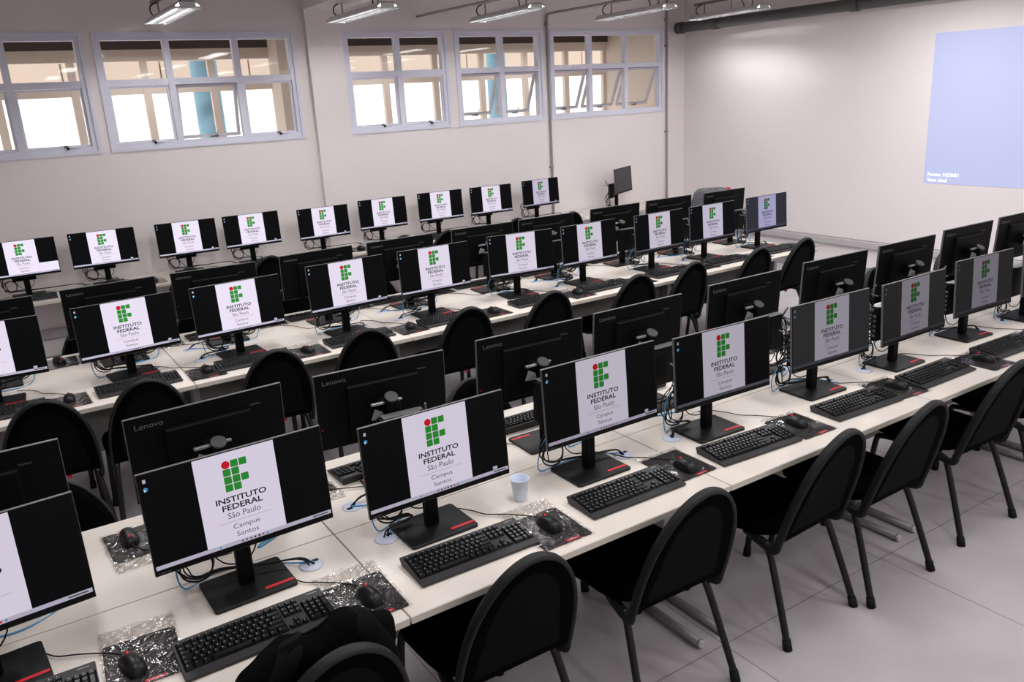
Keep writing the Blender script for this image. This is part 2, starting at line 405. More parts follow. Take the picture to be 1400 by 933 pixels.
# corridor beyond the windows
CY = 8.4
f = MB(); f.box((2.5, (YW + 0.15 + CY) / 2, -0.05), (16, CY - YW + 0.4, 0.1), M['cream']); struct(f.build('trim_5'))
f = MB(); f.box((2.5, (YW + 0.15 + CY) / 2 + 0.08, 3.22), (16, CY - YW + 0.1, 0.2), M['slab'])
f.box((2.5, 7.1, 3.05), (16, 0.3, 0.14), M['slab']); struct(f.build('trim_6'))
f = MB()
f.box((2.5, CY + 0.06, 0.5), (16, 0.12, 1.0), M['cream'])
f.box((2.5, CY + 0.06, 2.875), (16, 0.14, 0.13), M['cream'])
f.box((2.5, CY + 0.03, 3.03), (16, 0.2, 0.18), M['slab'])
f.box((2.5, CY + 0.04, 2.475), (16, 0.06, 0.075), M['cream'])
for k in range(-8, 11):
    f.box((0.37 + 0.78 * k, CY + 0.035, 1.9), (0.085, 0.062, 1.83), M['cream'])
struct(f.build('wall_outer'))
f = MB(); f.box((8.25, (YW + CY) / 2 + 0.1, 1.55), (0.15, CY - YW - 0.2, 3.1), M['cream']); struct(f.build('wall_end'))
f = MB(); f.box((2.80, 8.13, 1.555), (0.34, 0.34, 3.11), M['cream']); struct(f.build('trim_7'))
f = MB(); f.lathe([(0.17, 0), (0.17, 3.3)], M['bluecol'], n=28, c=(1.98, 9.0, 0)); f.lathe([(0.15, 0), (0.15, 3.3)], M['bluecol'], n=28, c=(6.45, 9.0, 0))
struct(f.build('trim_8'))
f = MB()
for k in range(-8, 14): f.box((1.55 * k, 13.5, 2.93), (1.52, 0.1, 0.36), M['fascia'])
f.box((3, 13.6, 2.93), (40, 0.1, 0.33), M['fascia'])
struct(f.build('trim_9'))

# ------------------------------------------------------------------ desks
DL, DD = 1.344, 0.607
def desk_proto(full_panel=True):
    root = empty('computer_desk')
    t = MB(); t.box((DL / 2, -DD / 2, ZD - 0.0125), (DL - 0.005, DD - 0.004, 0.025), M['desk'], bev=0.0015)
    t.build('desktop', root)
    e = MB(); e.box((DL / 2, -DD + 0.0012, ZD - 0.0135), (DL - 0.006, 0.003, 0.022), M['deskedge']); e.build('edge_band', root)
    if full_panel:
        p = MB(); p.box((DL / 2, -0.09, 0.50), (DL - 0.16, 0.018, 0.40), M['panelgrey']); p.build('modesty_panel', root)
    for x in (0.065, DL - 0.065):
        l = MB()
        l.box((x, -0.165, 0.385), (0.045, 0.075, 0.63), M['legwhite'], bev=0.004)
        l.box((x, -0.31, 0.7055), (0.045, 0.50, 0.018), M['legwhite'])
        lo = l.build('leg', root)
        b = MB()
        b.tube([(x, -DD + 0.085, 0.020), (x, -0.05, 0.020)], 0.0195, M['silver'], n=14, smooth_path=False)
        b.box((x, -0.165, 0.050), (0.05, 0.10, 0.04), M['silver'])
        b.tube([(x, -DD + 0.07, 0.020), (x, -DD + 0.0848, 0.020)], [0.0155, 0.0198], M['footcap'], n=14, smooth_path=False)
        b.build('foot', lo)
    for x in (0.135, DL - 0.135):
        g = MB(); g.lathe([(0.0, 0), (0.041, 0), (0.041, 0.002), (0.036, 0.0045), (0.0, 0.0045)], M['grommet'], n=28, c=(x, -0.147, ZD + 0.0003), caps=False)
        g.box((x + 0.018, -0.132, ZD + 0.0052), (0.022, 0.014, 0.001), M['black'])
        g.build('cable_grommet', root)
    return root
protoP = desk_proto(True); protoN = desk_proto(False)
SY = {'A': 0.0, 'B': 0.0, 'C': 2.684, 'D': 2.684, 'E': 5.852}
used = set()
def place_desk(row, i, label, group):
    proto = protoN if row == 'E' else protoP
    o = proto if proto.name not in used else copy_tree(proto)
    used.add(proto.name)
    gap = 0.0015
    if row in 'ACE': o.location = (DL * i, SY[row] - gap, 0); o.rotation_euler = (0, 0, 0)
    else: o.location = (DL * (i + 1), SY[row] + gap, 0); o.rotation_euler = (0, 0, PI)
    tag(o, label, 'desk', group)
ROWNAME = {'A': 'the front row', 'B': 'the second row', 'C': 'the third row', 'D': 'the fourth row', 'E': 'the window row'}
for row, idx in (('A', range(-1, 4)), ('B', range(-1, 4)), ('C', range(-1, 4)), ('D', range(-1, 4)), ('E', range(-1, 5))):
    for n, i in enumerate(idx):
        extra = {'A': 'nearest the viewer', 'B': 'joined to the front row', 'C': 'past the first aisle', 'D': 'joined to the third row', 'E': 'against the window wall'}[row]
        place_desk(row, i, 'white desk, %s from the left in %s, %s' % (ORD[n], ROWNAME[row], extra), 'white desks of ' + ROWNAME[row])

# ------------------------------------------------------------------ monitor
PW, PH = 0.54, 0.313
PANEL = Matrix.Translation((0, -0.09, 0.488)) @ Matrix.Rotation(-0.061, 4, 'X')     # local: top-centre of the front glass, z down
def slope(mb): mb.xform(PANEL)
def screen_mesh(kind):
    s = MB(); SW, SH = 0.529, 0.290; top = -0.004
    def rect(x0, x1, v0, v1, lay, m):
        y = -0.0006 - 0.00025 * lay
        s.poly([(x0, y, top - v1), (x1, y, top - v1), (x1, y, top - v0), (x0, y, top - v0)], m)
    if kind == 'off':
        rect(-SW / 2, SW / 2, 0, SH, 0, M['offscreen'])
    else:
        rect(-SW / 2, SW / 2, 0, SH, 0, M['scr_black_glare' if kind == 'raised' else 'scr_black'])
        W2 = 0.119
        rect(-W2, W2, 0, SH - 0.0002, 1, M['scr_white'])
        rect(-SW / 2, SW / 2, SH - 0.0125, SH, 2, M['scr_bar2' if kind in ('dim', 'raised') else 'scr_bar'])
        H = SH - 0.0115
        cols = [-0.0285, -0.0035, 0.0215]; rows = [0.135, 0.222, 0.309, 0.395]
        a = 0.0111
        for ri, (rv, cs) in enumerate(zip(rows, ([0, 1, 2], [0, 1], [0, 1, 2], [0, 1]))):
            for c in cs:
                cx, cv = cols[c], rv * H
                if ri == 0 and c == 0:
                    s.poly([(cx + 0.0122 * math.cos(2 * PI * k / 24), -0.00125, top - cv + 0.0122 * math.sin(2 * PI * k / 24)) for k in range(24)], M['scr_red'])
                else:
                    q = 0.0022; pts = []
                    for sx, sz, a0 in ((1, 1, 0), (-1, 1, 90), (-1, -1, 180), (1, -1, 270)):
                        for k in range(3):
                            t = R(a0 + 45 * k); pts.append((cx + sx * (a - q) + q * math.cos(t), -0.00125, top - cv + sz * (a - q) + q * math.sin(t)))
                    s.poly(pts, M['scr_green'])
        def tx(body, v, w, h, m, bold, u=0.0):
            mx = Matrix.Translation((u, -0.00125, top - v * H)) @ Matrix.Rotation(PI / 2, 4, 'X')
            put_text(s, body, m, mx, w, h, bold)
        tx('INSTITUTO', 0.522, 0.150, 0.0180, M['scr_ink'], 0.022, 0.001)
        tx('FEDERAL', 0.606, 0.120, 0.0180, M['scr_ink'], 0.022, 0.001)
        tx('S\u00e3o Paulo', 0.700, 0.098, 0.0190, M['scr_grey'], 0.0, 0.002)
        rect(-0.076, 0.084, 0.772 * H - 0.0004, 0.772 * H + 0.0004, 3, M['scr_grey'])
        tx('Campus', 0.842, 0.080, 0.0195, M['scr_grey'], 0.0, 0.003)
        tx('Santos', 0.925, 0.066, 0.0150, M['scr_grey'], 0.0, 0.003)
        for k in range(7):   # taskbar icons
            rect(-0.02 + 0.0125 * k, -0.0145 + 0.0125 * k, SH - 0.009, SH - 0.0035, 4, M[['scr_grey', 'scr_grey', 'scr_grey', 'scr_ink', 'scr_ink', 'scr_red', 'scr_blue'][k]])
        rect(-0.086, -0.080, SH - 0.009, SH - 0.003, 4, M['scr_blue'])
        rect(SW / 2 - 0.06, SW / 2 - 0.01, SH - 0.0085, SH - 0.004, 4, M['scr_grey'])
        # desktop icons at the upper left
        rect(-SW / 2 + 0.010, -SW / 2 + 0.018, 0.014, 0.025, 3, M['scr_bar'])
        s.poly([(-SW / 2 + 0.0145 + 0.0062 * math.cos(2 * PI * k / 16), -0.00125, top - 0.044 + 0.0062 * math.sin(2 * PI * k / 16)) for k in range(16)], M['scr_blue'])
        rect(-SW / 2 + 0.010, -SW / 2 + 0.0135, 0.043, 0.050, 5, M['scr_white'])
        if kind == 'note':
            rect(SW / 2 - 0.062, SW / 2 - 0.044, SH - 0.026, SH - 0.0145, 3, M['scr_bar'])
        if kind == 'window':
            rect(W2, SW / 2, 0.205, SH - 0.0125, 3, M['scr_white'])
            rect(W2, SW / 2, 0.243, 0.2445, 4, M['scr_bar'])
    slope(s)
    return s.mesh('screen', normals=False)
SCR = {k: screen_mesh(k) for k in ('plain', 'note', 'window', 'dim', 'raised', 'off')}

def monitor_proto():
    root = empty('monitor')
    p = MB()      # housing: thin panel, raised rear cover with sloped rim
    p.box((0, 0.006, -PH / 2), (PW, 0.011, PH), M['edge'], bev=0.0012)
    p.poly([(-PW / 2 + 0.002, 0.0118, -0.002), (PW / 2 - 0.002, 0.0118, -0.002), (PW / 2 - 0.002, 0.0118, -PH + 0.002), (-PW / 2 + 0.002, 0.0118, -PH + 0.002)], M['blackshell'])
    p.poly([(-PW / 2 + 0.001, -0.0002, -0.0015), (PW / 2 - 0.001, -0.0002, -0.0015), (PW / 2 - 0.001, -0.0002, -PH + 0.0015), (-PW / 2 + 0.001, -0.0002, -PH + 0.0015)], M['black'])
    slope(p); housing = p.build('housing', root)
    c = MB()
    rings = []
    for (x, z0, z1, y) in ((0.150, -0.062, -0.292, 0.0122), (0.148, -0.064, -0.290, 0.024), (0.142, -0.070, -0.284, 0.030)):
        rings.append([Vector((-x, y, z0)), Vector((x, y, z0)), Vector((x, y, z1)), Vector((-x, y, z1))])
    V = c.grid(rings, M['blackshell'], close_v=True, smooth=False); c.cap(V[-1], M['blackshell'])
    slope(c); c.build('rear_cover', housing)
    l = MB()      # raised lettering on the back
    mx = Matrix.Translation((0.192, 0.0124, -0.036)) @ Matrix.Rotation(PI, 4, 'Z') @ Matrix.Rotation(PI / 2, 4, 'X')
    put_text(l, 'Lenovo', M['letter'], mx, 0.092, 0.0185)
    slope(l); l.build('lettering', housing, normals=False); l = MB()
    mx = Matrix.Translation((-0.168, 0.0124, -0.056)) @ Matrix.Rotation(PI, 4, 'Z') @ Matrix.Rotation(PI / 2, 4, 'X')
    put_text(l, 'ThinkVision', M['letter'], mx, 0.040, 0.0075)
    slope(l); l.build('model_mark', housing, normals=False)
    l = MB(); l.poly([(0.255 + 0.003 * math.cos(k), 0.0124, -0.225 + 0.003 * math.sin(k)) for k in (0, 1, 2, 3, 4, 5)], M['red']); slope(l); l.build('power_light', housing, normals=False)
    ft = MB()     # small maker's mark on the front bezel, bottom left
    mx = Matrix.Translation((-0.243, -0.0008, -0.305)) @ Matrix.Rotation(PI / 2, 4, 'X')
    put_text(ft, 'Lenovo', M['letter'], mx, 0.032, 0.006); slope(ft); ft.build('bezel_mark', housing, normals=False)
    sc = link('screen', SCR['plain'], root)
    b = MB()      # base plate with rounded corners
    pts = []
    bw, bd, r = 0.13, 0.10, 0.012
    for sx, sy, a0 in ((1, 1, 0), (-1, 1, 90), (-1, -1, 180), (1, -1, 270)):
        for k in range(4): t = R(a0 + 30 * k); pts.append((sx * (bw - r) + r * math.cos(t), -0.010 + sy * (bd - r) + r * math.sin(t)))
    V = b.grid([[Vector((x, y, z)) for x, y in pts] for z in (0.001, 0.010)] + [[Vector((x * 0.985, (y + 0.01) * 0.98 - 0.01, 0.0115)) for x, y in pts]], M['baseplate'], close_v=True, smooth=False)
    b.cap(V[0], M['baseplate'], True); b.cap(V[-1], M['baseplate'])
    base = b.build('stand_base', root)
    s = MB(); s.box((0.079, -0.080, 0.0123), (0.092, 0.013, 0.0014), M['red'], bev=0.0006);
    st = s.build('red_strip', base); st['label'] = 'red stripe'

    c = MB()
    c.box((0, 0.0, 0.185), (0.048, 0.034, 0.348), M['blackshell'], bev=0.005)
    col = c.build('stand_column', root)
    d = MB(); d.lathe([(0.024, 0.0), (0.027, 0.003), (0.027, 0.008), (0.024, 0.0105)], M['greydisc'], n=28)
    d.xform(Matrix.Translation((0, 0.002, 0.361)) @ Matrix.Rotation(R(-30), 4, 'X')); d.build('column_cap', col)
    n = MB()
    n.box((0, -0.040, 0.318), (0.085, 0.052, 0.075), M['black'], bev=0.004)
    n.box((0.052, -0.010, 0.350), (0.056, 0.016, 0.011), M['bracket'], bev=0.002)
    n.box((-0.036, -0.014, 0.350), (0.026, 0.012, 0.010), M['bracket'], bev=0.002)
    n.poly([(0.084, -0.012, 0.288), (0.034, 0.004, 0.288), (0.040, 0.004, 0.318), (0.066, -0.010, 0.332)], M['bracket'])
    n.build('tilt_bracket', root)
    return root

def pc_proto():
    root = empty('mini_computer')
    b = MB(); b.box((0, 0, 0.0895), (0.183, 0.035, 0.179), M['black'], bev=0.003)
    for k in range(9): b.box((0.02 + 0.007 * k - 0.03, 0.0176, 0.09), (0.0025, 0.0008, 0.11), M['kwell'])
    b.build('case', root)
    k = MB()
    k.box((0, -0.0005, 0.1815), (0.150, 0.044, 0.0025), M['bracket']); k.box((-0.078, 0, 0.1835), (0.022, 0.030, 0.0025), M['bracket'])
    k.build('mount_bracket', root)
    for ang, x in ((34, -0.10), (-38, -0.098)):
        a = MB(); a.tube([(0, 0, 0), (0, 0.012, 0)], 0.0035, M['antenna'], n=8, smooth_path=False)
        a.tube([(0, 0.009, 0), (0, 0.009, 0.075)], [0.0048, 0.0042], M['antenna'], n=8, smooth_path=False)
        a.xform(Matrix.Translation((x, 0.004, 0.172)) @ Matrix.Rotation(R(-90 if ang < 0 else -40), 4, 'X') @ Matrix.Rotation(R(14), 4, 'Y')); a.build('antenna', root)
    p = MB()
    for q in range(5): p.box((-0.0925, -0.002, 0.03 + 0.026 * q), (0.004, 0.016, 0.012), M['edge'])
    p.build('port_panel', root)
    return root

def keyboard_proto():
    root = empty('keyboard'); W, D = 0.44, 0.166
    def zt(y): return 0.011 + (y + D / 2) / D * 0.019
    b = MB()
    ring = lambda z_off, ins: [Vector((-W / 2 + ins, -D / 2 + ins, zt(-D / 2) + z_off)), Vector((W / 2 - ins, -D / 2 + ins, zt(-D / 2) + z_off)), Vector((W / 2 - ins, D / 2 - ins, zt(D / 2) + z_off)), Vector((-W / 2 + ins, D / 2 - ins, zt(D / 2) + z_off))]
    low = [Vector((-W / 2 + 0.004, -D / 2 + 0.004, 0.0015)), Vector((W / 2 - 0.004, -D / 2 + 0.004, 0.0015)), Vector((W / 2 - 0.004, D / 2 - 0.004, 0.0015)), Vector((-W / 2 + 0.004, D / 2 - 0.004, 0.0015))]
    V = b.grid([low, ring(-0.003, 0), ring(0, 0.0015)], M['kbody'], close_v=True, smooth=False); b.cap(V[0], M['kbody'], True); b.cap(V[-1], M['kbody'])
    def quad(x0, x1, y0, y1, m, dz=0.0005): b.poly([(x0, y0, zt(y0) + dz), (x1, y0, zt(y0) + dz), (x1, y1, zt(y1) + dz), (x0, y1, zt(y1) + dz)], m)
    p = 0.0190; xm0 = -W / 2 + 0.010; xn0 = xm0 + 15 * p + 0.006; xk0 = xn0 + 3 * p + 0.006; ytop = D / 2 - 0.016
    yb = ytop - 6 * p - 0.004
    quad(xm0 - 0.002, xm0 + 15 * p + 0.002, yb - 0.001, ytop + 0.001, M['kwell'])
    quad(xk0 - 0.002, xk0 + 4 * p * 0.94 + 0.002, yb - 0.001, ytop - p - 0.003, M['kwell'])
    b.build('body', root)
    k = MB()
    def key(x0, y1, w, h=1.0, pp=p):
        g = 0.0009; xa, xb, ya, yb2 = x0 + g, x0 + w * pp - g, y1 - h * p + g, y1 - g; t = 0.0024; hh = 0.0078
        lo = [Vector((x, y, zt(y) + 0.0008)) for x, y in ((xa, ya), (xb, ya), (xb, yb2), (xa, yb2))]
        hi = [Vector((x, y, zt(y) + hh)) for x, y in ((xa + t, ya + t * 1.2), (xb - t, ya + t * 1.2), (xb - t, yb2 - t * 0.6), (xa + t, yb2 - t * 0.6))]
        V = k.grid([lo, hi], M['key'], close_v=True, smooth=False); k.cap(V[-1], M['key'])
        if w < 2.5 and h == 1.0:
            cx = hi[0].x + 0.004; cy = (hi[0].y + hi[2].y) / 2 + 0.001; zz = zt(cy) + hh + 0.0012
            k.poly([(cx - 0.0012, cy - 0.0016, zz), (cx + 0.0012, cy - 0.0016, zz), (cx + 0.0012, cy + 0.0016, zz), (cx - 0.0012, cy + 0.0016, zz)], M['letterlite'])
    y = ytop
    x = xm0
    for n, gap in ((1, 1), (4, 0.5), (4, 0.5), (4, 0)):
        for _ in range(n): key(x, y, 1); x += p
        x += gap * p
    rows = [[1] * 13 + [2], [1.5] + [1] * 12 + [1.5], [1.75] + [1] * 11 + [2.25], [1.25] + [1] * 11 + [2.75], [1.25, 1.25, 1.25, 6, 1.25, 1.25, 1.25, 1.5]]
    for r, ws in enumerate(rows):
        x = xm0; y = ytop - 0.004 - p * (r + 1)
        for w in ws: key(x, y, w); x += w * p
    for c in range(3):
        key(xn0 + c * p, ytop, 1)
        for r in (0, 1): key(xn0 + c * p, ytop - 0.004 - p * (r + 1), 1)
        key(xn0 + c * p, ytop - 0.004 - p * 5, 1)
    key(xn0 + p, ytop - 0.004 - p * 4, 1)
    pk = p * 0.94
    for r in range(4):
        for c in range(3): key(xk0 + c * pk, ytop - 0.004 - p * (r + 1), 1, pp=pk)
    for c, w in ((0, 2), (2, 1)): key(xk0 + c * pk, ytop - 0.004 - p * 5, w, pp=pk)
    key(xk0 + 3 * pk, ytop - 0.004 - p, 1, pp=pk); key(xk0 + 3 * pk, ytop - 0.004 - 2 * p, 1, 2.0, pp=pk); key(xk0 + 3 * pk, ytop - 0.004 - 4 * p, 1, 2.0, pp=pk)
    k.build('keys', root)
    l = MB(); put_text(l, 'Lenovo', M['letterlite'], Matrix.Translation((xk0 + 0.045, D / 2 - 0.013, zt(D / 2 - 0.012) + 0.0008)) @ Matrix.Rotation(math.atan(0.019 / D), 4, 'X'), 0.030, 0.0058, 0.012)
    l.build('lettering', root, normals=False)
    return root

def mouse_proto():
    root = empty('mouse')
    b = MB(); rows = []
    nu, nv = 18, 14
    for i in range(nu + 1):
        t = -1 + 2 * i / nu
        y = 0.056 * math.sin(t * PI / 2)
        c = math.cos(t * PI / 2)
        w = 0.0315 * (c ** 0.55 if c > 1e-6 else 0) * (1 - 0.10 * math.exp(-((t - 0.1) / 0.3) ** 2)) + 0.0004
        h = (0.036 - 0.007 * t) * (c ** 0.6 if c > 1e-6 else 0) + 0.0006
        rows.append([Vector((-w * math.cos(PI * j / nv), y, 0.0015 + h * math.sin(PI * j / nv) ** 0.75)) for j in range(nv + 1)])
    b.grid(rows, M['mouse']); 
    b.poly([(rows[i][0].x, rows[i][0].y, 0.0015) for i in range(nu + 1)] + [(rows[i][-1].x, rows[i][-1].y, 0.0015) for i in range(nu, -1, -1)], M['black'])
    b.build('shell', root)
    w = MB(); w.tube([(-0.0035, 0.030, 0.0285), (0.0035, 0.030, 0.0285)], 0.0085, M['red'], n=16, smooth_path=False); wo = w.build('scroll_wheel', root); wo['label'] = 'red scroll wheel'
    g = MB(); g.box((0, 0.0, 0.0352), (0.008, 0.022, 0.002), M['letter'], mx=Matrix.Rotation(R(-6), 4, 'X'), bev=0.0008); g.build('button', root)
    c = MB(); c.tube([(0, 0.054, 0.010), (-0.004, 0.075, 0.007), (-0.03, 0.12, 0.004), (-0.085, 0.175, 0.004), (-0.130, 0.215, 0.003), (-0.155, 0.27, 0.003), (-0.195, 0.325, 0.003), (-0.26, 0.345, 0.006)], 0.0021, M['cable'], n=6, sub=5)
    c.build('cord', root)
    return root

def pad_proto(ext):
    root = empty('mousepad'); W, D = 0.195, 0.232
    p = MB(); pts = []; r = 0.010
    for sx, sy, a0 in ((1, 1, 0), (-1, 1, 90), (-1, -1, 180), (1, -1, 270)):
        for k in range(4): t = R(a0 + 30 * k); pts.append((sx * (W / 2 - r) + r * math.cos(t), sy * (D / 2 - r) + r * math.sin(t)))
    V = p.grid([[Vector((x, y, z)) for x, y in pts] for z in (0.0006, 0.0030)], M['pad'], close_v=True, smooth=False); p.cap(V[0], M['pad'], True); p.cap(V[-1], M['pad'])
    p.build('pad', root)
    t = MB(); t.box((0.022, -D / 2 + 0.010, 0.0033), (0.056, 0.013, 0.0006), M['redtag'])
    put_text(t, 'Lenovo', M['whiteink'], Matrix.Translation((0.022, -D / 2 + 0.010, 0.0037)), 0.040, 0.0085, 0.012)
    to = t.build('maker_tag', root, normals=False); to['label'] = 'red maker tag'
    s = MB(); rows = []; nx, ny = 16, 22
    rnd = random.Random(11)
    for i in range(ny + 1):
        row = []
        for j in range(nx + 1):
            u, v = j / nx, i / ny
            x = -W / 2 - 0.006 + (W + 0.012) * u; y = -D / 2 - 0.008 + (D + 0.008 + ext) * v
            edge = min(u, 1 - u, v, 1 - v)
            wob = 0.004 if edge < 0.03 else 0
            z = 0.0045 + (rnd.random() ** 3) * (0.0030 if ext > 0.05 else 0.0006)
            if y > D / 2: z = 0.0015 + rnd.random() * 0.009
            row.append(Vector((x + rnd.uniform(-wob, wob), y + rnd.uniform(-wob, wob), z)))
        rows.append(row)
    s.grid(rows, M['film' if ext > 0.05 else 'film2'], smooth=False); so = s.build('plastic_sleeve', root, normals=False); so['label'] = 'crinkled clear plastic sleeve'
    return root

def back_outline(t):
    """half-outline of the chair back, t 0..1 from bottom to top: (half width, height)"""
    h = math.sin(t * PI / 2)
    return (0.211 * max(0.0, 1 - h ** 2.6) ** 0.52, 0.480 * h)
def chair_proto():
    root = empty('chair')
    BP = Matrix.Translation((0, -0.252, 0.440)) @ Matrix.Rotation(R(17.2), 4, 'X')   # plane of the backrest, z up along it
    s = MB(); rows = []
    for z, ins in ((0.425, 0.012), (0.432, 0.0), (0.462, 0.0), (0.480, 0.008), (0.488, 0.03), (0.491, 0.08)):
        row = []
        for k in range(36):
            t = 2 * PI * k / 36; ct, st_ = math.cos(t), math.sin(t)
            n = 4.0
            q = (abs(ct) ** n + abs(st_) ** n) ** (-1 / n)
            row.append(Vector((ct * q * (0.222 - ins) * (1.0 + 0.05 * st_), st_ * q * (0.215 - ins) + 0.005, z)))
        rows.append(row)
    V = s.grid(rows, M['fabric'], close_v=True); s.cap(V[0], M['fabric'], True); s.cap(V[-1], M['fabric'])
    s.build('seat', root)
    out = [back_outline(i / 22) for i in range(23)]
    loop = [(w, h) for w, h in out] + [(-w, h) for w, h in reversed(out[:-1])]
    b = MB(); rings = []
    hc = 0.17
    def ring(ins, y):
        r_ = []
        for w, h in loop:
            d = math.hypot(w, h - hc); k = max(0.0, (d - ins) / d)
            r_.append(BP @ Vector((w * k, y, hc + (h - hc) * k)))
        return r_
    rings = [ring(0.060, -0.010), ring(0.014, -0.011), ring(0.006, -0.006), ring(0.004, 0.006), ring(0.008, 0.022), ring(0.040, 0.034), ring(0.12, 0.038)]
    V = b.grid(rings, M['fabric'], close_v=True); b.cap(V[-1], M['fabric'])
    f_ = b.bm.faces.new(V[0]); b._set([f_], M['backshell'])
    bo = b.build('backrest', root)
    t = MB(); pth = [BP @ Vector((w, 0.0, h)) for w, h in loop]
    low = lambda sg: [Vector((sg * 0.190, -0.09, 0.414)), Vector((sg * 0.205, -0.165, 0.405)), Vector((sg * 0.209, -0.215, 0.396)), Vector((sg * 0.211, -0.242, 0.408)), BP @ Vector((sg * 0.212, 0.0, -0.006))]
    t.tube(low(1) + pth + list(reversed(low(-1))), 0.0172, M['rim'], n=12, sub=2, flat=(0.54, 1.10))
    t.build('back_frame', root)
    for sx in (-1, 1):
        for kind in ('rear', 'front'):
            l = MB(); g = MB()
            if kind == 'rear': P = [(sx * 0.172, -0.06, 0.405), (sx * 0.186, -0.165, 0.402), (sx * 0.194, -0.198, 0.378), (sx * 0.210, -0.26, 0.215), (sx * 0.229, -0.33, 0.012)]
            else: P = [(sx * 0.175, 0.02, 0.405), (sx * 0.192, 0.15, 0.402), (sx * 0.200, 0.178, 0.375), (sx * 0.207, 0.20, 0.2), (sx * 0.214, 0.225, 0.012)]
            l.tube(P, 0.0145, M['tube'], n=10, sub=5); lo = l.build('leg', root)
            e = Vector(P[-1]); dr = (Vector(P[-2]) - e).normalized()
            g.tube([Vector((e.x, e.y, 0.0)), e + dr * 0.034], [0.0195, 0.0172], M['rubber'], n=12, smooth_path=False); g.build('rubber_foot', lo)
    r = MB(); r.box((0, -0.02, 0.408), (0.36, 0.03, 0.012), M['tube']); r.box((0, 0.10, 0.408), (0.36, 0.03, 0.012), M['tube'])
    r.build('seat_frame', root)
    g = MB(); g.box((0.06, -0.165, 0.400), (0.022, 0.016, 0.020), M['redtag'], mx=None, bev=0.001); go = g.build('tag', root); go['label'] = 'small red tag under the seat'
    return root

# ------------------------------------------------------------------ stations
# x, y of the top edge's middle, yaw (deg), height offset -- one entry per screen
ST = {
 'A': [(-1.032, -0.249, 4.7, .015), (-0.338, -0.219, 1.6, .012), (0.304, -0.26, .6, -.013), (1.017, -.251, -.1, .016), (1.659, -.262, -2, 0), (2.395, -.242, -2.1, -.008), (3.037, -.255, .3, -.013), (3.748, -.224, -2.1, -.01), (4.36, -.257, 0, .01)],
 'B': [(-1.026, .27, .4, .003), (-.297, .301, 2.9, .006), (.369, .311, -3.6, -.007), (1.05, .267, -1.8, .005), (1.67, .276, -.2, .003), (2.413, .292, -.4, .004), (3.126, .278, -1.9, .011), (3.808, .28, -2, .007), (4.482, .286, -1.7, .011), (5.134, .286, -1.5, .012)],
 'C': [(-.943, 2.404, -3.7, -.02), (-.246, 2.443, 5.2, -.023), (.377, 2.422, 3.5, -.015), (1.077, 2.41, 3.1, .007), (1.722, 2.423, .2, .006), (2.466, 2.467, -5.8, -.003), (3.082, 2.438, 1.2, -.005), (3.799, 2.428, 1.5, -.008), (4.421, 2.439, -.1, -.011), (5.108, 2.44, 1.1, -.01)],
 'D': [(-.931, 2.94, -.5, -.008), (-.247, 2.966, 1.6, -.008), (.385, 2.959, -2.4, -.007), (1.083, 2.955, 3, .003), (1.725, 2.948, .6, .006), (2.425, 2.941, -2.7, .008), (3.045, 2.953, -1.5, .006), (3.77, 2.948, -1.1, .007), (4.407, 2.957, -1.4, .006), (5.105, 2.947, -.7, .001)],
 'E': [(-.594, 5.562, 0, .007), (.049, 5.573, -1.7, .007), (.766, 5.567, -.9, .001), (1.375, 5.564, .3, -.001), (2.099, 5.542, .4, -.017), (2.764, 5.555, -1.1, -.004), (3.457, 5.553, -2.4, -.003), (4.108, 5.541, -2.1, -.007), (4.81, 5.556, 3.1, -.001), (6.09, 5.56, 27, .02)],
}
# brightness of each lit screen, dimming at slanted viewing angles baked in
BR = {'A': [.80, .82, .78, .60, .50, .33, .22, .185, .15], 'C': [1.0, 1.05, 1.08, 1.0, .95, .88, .76, .70, .66, .52], 'E': [1.14, 1.14, 1.12, 1.12, 1.08, 1.06, 1.05, 1.0, .70, 0]}
KBX = {('A', 0): .01, ('A', 1): -.055, ('A', 2): .012, ('A', 3): -.023, ('A', 5): -.02, ('A', 6): -.03, ('A', 7): -.07}
KBY = {('A', 0): -.37}
KBR = {('A', 2): -1, ('A', 3): -.7, ('A', 4): -3.6, ('A', 5): -3}
PADO = {('A', 0): (.345, -.325, -4), ('A', 1): (.268, -.436, -1), ('A', 2): (.318, -.446, -1), ('A', 3): (.295, -.362, 0), ('A', 4): (.335, -.406, -2), ('A', 5): (.305, -.398, -4), ('B', 1): (.285, -.392, 3)}
MOUSEO = {('A', 0): (.315, -.352), ('A', 1): (.280, -.452), ('A', 2): (.320, -.440), ('A', 3): (.295, -.400), ('B', 1): (.308, -.416)}
monP, pcP, kbP, moP = monitor_proto(), pc_proto(), keyboard_proto(), mouse_proto()
padP = {'near': pad_proto(0.075), 'far': pad_proto(0.02)}
protos_used = set()
def inst(p):
    if p.name in protos_used: return copy_tree(p)
    protos_used.add(p.name); return p
def P2(x, y, rot, dx, dy):     # offset in a station's own frame
    return (x + dx * math.cos(rot) - dy * math.sin(rot), y + dx * math.sin(rot) + dy * math.cos(rot))
rnd = random.Random(5)
SHORT = {'A': 'front row', 'B': 'second row', 'C': 'third row', 'D': 'fourth row', 'E': 'window row'}
WHERE = {'A': '%s from the left in the front row', 'B': '%s from the left in the second row', 'C': '%s from the left in the third row', 'D': '%s from the left in the fourth row', 'E': '%s from the left in the window row'}
BACK = {'A': 0, 'B': PI, 'C': 0, 'D': PI, 'E': 0}
def seams(row): return [DL * i + s * 0.135 for i in range(-2, 6) for s in (-1, 1)]
